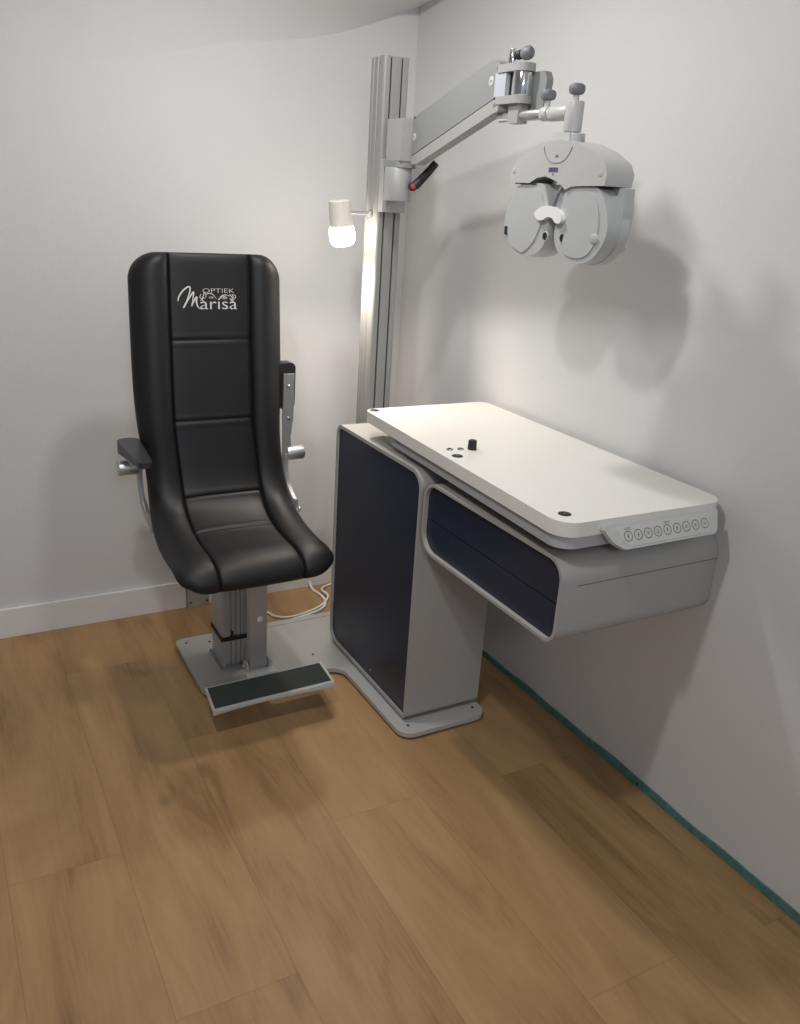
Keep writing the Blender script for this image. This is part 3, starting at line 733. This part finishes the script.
# nose and forehead rest
nr = spline([(1.557 + (a - 1.557) * .86, 1.484 + (z - 1.486) * .86) for a, z in ((1.615, 1.482), (1.604, 1.494), (1.580, 1.503), (1.545, 1.504), (1.515, 1.492), (1.503, 1.476), (1.510, 1.466), (1.526, 1.466), (1.540, 1.476), (1.560, 1.478), (1.580, 1.470), (1.598, 1.470))], 5)
part('face_rest', WHITEP, ph, lambda b: prism(b, nr, PX - .006, PX + .008, 'x'), .006, 4, ang=60, sharp=60)
part('center_cable', KNOBG, ph, lambda b: tube(b, [(PX + .022, 1.537, 1.552), (PX + .004, 1.537, 1.534), (PX + .000, 1.543, 1.512), (PX + .000, 1.550, 1.490), (PX + .014, 1.552, 1.45)], .0036, 10), sharp=60)
part('pod_link', PLAST2, ph, lambda b: box(b, PX + .03, PX + .055, 1.53, 1.60, 1.44, 1.545), .006)
# engraved shield line, badge, screws on the cover
part('shield_line', KNOBG, co_, lambda b: tube(b, [(PX + .010, 1.604, 1.6275), (PX - .0004, 1.603, 1.618), (PX - .0004, 1.597, 1.604), (PX - .0004, 1.580, 1.590), (PX - .0004, 1.557, 1.586), (PX - .0004, 1.532, 1.591), (PX - .0004, 1.517, 1.604), (PX - .0004, 1.509, 1.617), (PX + .010, 1.506, 1.6255)], .0007, 6))
part('emblem', KNOBG, co_, lambda b: prism(b, [(1.562, 1.598), (1.556, 1.604), (1.550, 1.598), (1.556, 1.5995)], PX - .0012, PX + .001, 'x'))
def bdg(b):
    for k in range(3):
        y_ = 1.570 - k * .0105
        prism(b, [(y_, 1.569), (y_ + .0088, 1.569), (y_ + .0088, 1.5775), (y_, 1.5775)], PX - .0012, PX + .001, 'x')
    prism(b, [(1.5625, 1.562), (1.5645, 1.562), (1.5645, 1.566), (1.5625, 1.566)], PX - .0012, PX + .001, 'x')
part('maker_badge', BADGE, co_, bdg)
for y_, z in ((1.706, 1.570), (1.412, 1.566)): part('screw_cover', PLAST2, co_, lambda b: cyl(b, (PX + .001, y_, z), (-1, 0, 0), .0055, .0022, .0006, 20))
part('cover_seam', DARK, co_, lambda b: box(b, PX + .003, PX + .06, 1.402, 1.500, 1.5415, 1.5435))
part('cover_seam', DARK, co_, lambda b: box(b, PX + .003, PX + .06, 1.625, 1.702, 1.5430, 1.5450))

# ------------------------------------------------------------------ spot lamp on the column
sl = empty('spot_lamp', (1.15, 2.482, 1.345), 'small lit white spotlight with round glass fixed to the left of the column', 'lamp')
ax = Vector((.13, 0, -1)).normalized()
part('lamp_shade', LAMPW, sl, lambda b: lathe(b, [(0, 0), (.030, 0), (.0335, .003), (.0345, .05), (.0350, .085), (.0335, .085), (.033, .05), (0, .048)], (1.141, 2.482, 1.478), ax, 40))
part('lamp_glass', GLOW, sl, lambda b: lathe(b, [(.020, .060), (.032, .070), (.0375, .082), (.0395, .100), (.0390, .114), (.034, .126), (.023, .133), (0, .135)], (1.141, 2.482, 1.478), ax, 40))
sa = part('lamp_arm', STEEL, sl, lambda b: cyl(b, (1.176, 2.482, 1.444), (1, 0, .01), .0055, .076, .001, 20))
part('arm_mount', STEEL, sa, lambda b: cyl(b, (1.240, 2.482, 1.4445), (1, 0, 0), .010, .0115, .002, 20))
part('shade_ridge', LAMPW, sl, lambda b: tube(b, [(1.139, 2.4475, 1.474), (1.148, 2.4475, 1.40)], .0012, 6, 0))

# ------------------------------------------------------------------ white cables on the floor behind the chair
cz = .006
c1 = [(1.238, 2.858, .03), (1.240, 2.83, cz), (1.250, 2.76, cz), (1.240, 2.70, cz), (1.20, 2.655, cz), (1.12, 2.628, cz), (1.03, 2.614, cz), (.95, 2.618, cz), (.88, 2.66, cz)]
bm = B(); tube(bm, c1, .0056, 8); tag(link('power_cable', bm, CABLE, None, sharp=70), 'thick white power cable looping on the floor nearest the plate edge behind the chair', 'cable')
c2 = [(1.37, 2.855, cz), (1.30, 2.835, cz), (1.264, 2.79, cz + .010), (1.264, 2.73, cz + .011), (1.222, 2.690, cz), (1.15, 2.655, cz), (1.07, 2.640, cz), (1.02, 2.665, cz), (1.0, 2.715, cz), (.95, 2.74, cz)]
bm = B(); tube(bm, c2, .0046, 8); tag(link('power_cable', bm, CABLE, None, sharp=70), 'thinner white cable crossing over the loop and bending toward the back wall', 'cable')

# ------------------------------------------------------------------ light
w = bpy.data.worlds.new('w'); scene.world = w; w.use_nodes = True
bg = w.node_tree.nodes['Background']; bg.inputs[0].default_value = (.66, .80, 1.0, 1); bg.inputs[1].default_value = .44
def area(name, loc, target, size, power, colr, size_y=None, spread=180):
    l = bpy.data.lights.new(name, 'AREA'); l.size = size; l.energy = power; l.color = colr; l.spread = math.radians(spread)
    if size_y: l.shape = 'RECTANGLE'; l.size_y = size_y
    o = bpy.data.objects.new(name, l); col.objects.link(o); o.location = loc
    o.rotation_euler = (Vector(target) - Vector(loc)).to_track_quat('-Z', 'Y').to_euler()
    return o
area('ceiling_light_left', (.05, 1.02, 2.40), (.9, 1.9, .6), .11, 11.5, (1, .985, .96))
area('ceiling_light_near', (.85, 2.0, 2.22), (.85, 2.0, 0), .09, 8.5, (1, .98, .95))
area('room_light_front', (-.10, -1.2, 2.15), (1.2, 1.8, 1.2), .26, 11, (1, .99, .98))
l = bpy.data.lights.new('spot_bulb', 'SPOT'); l.energy = 13; l.color = (1, .89, .76); l.spot_size = math.radians(155); l.spot_blend = 1; l.shadow_soft_size = .035
o = bpy.data.objects.new('spot_bulb', l); col.objects.link(o); o.location = (1.158, 2.482, 1.315)
o.rotation_euler = Vector((.10, -.12, -1)).to_track_quat('-Z', 'Y').to_euler()

scene.view_settings.view_transform = 'Standard'; scene.view_settings.look = 'None'
scene.view_settings.exposure = 0; scene.view_settings.gamma = 1; scene.view_settings.use_curve_mapping = False
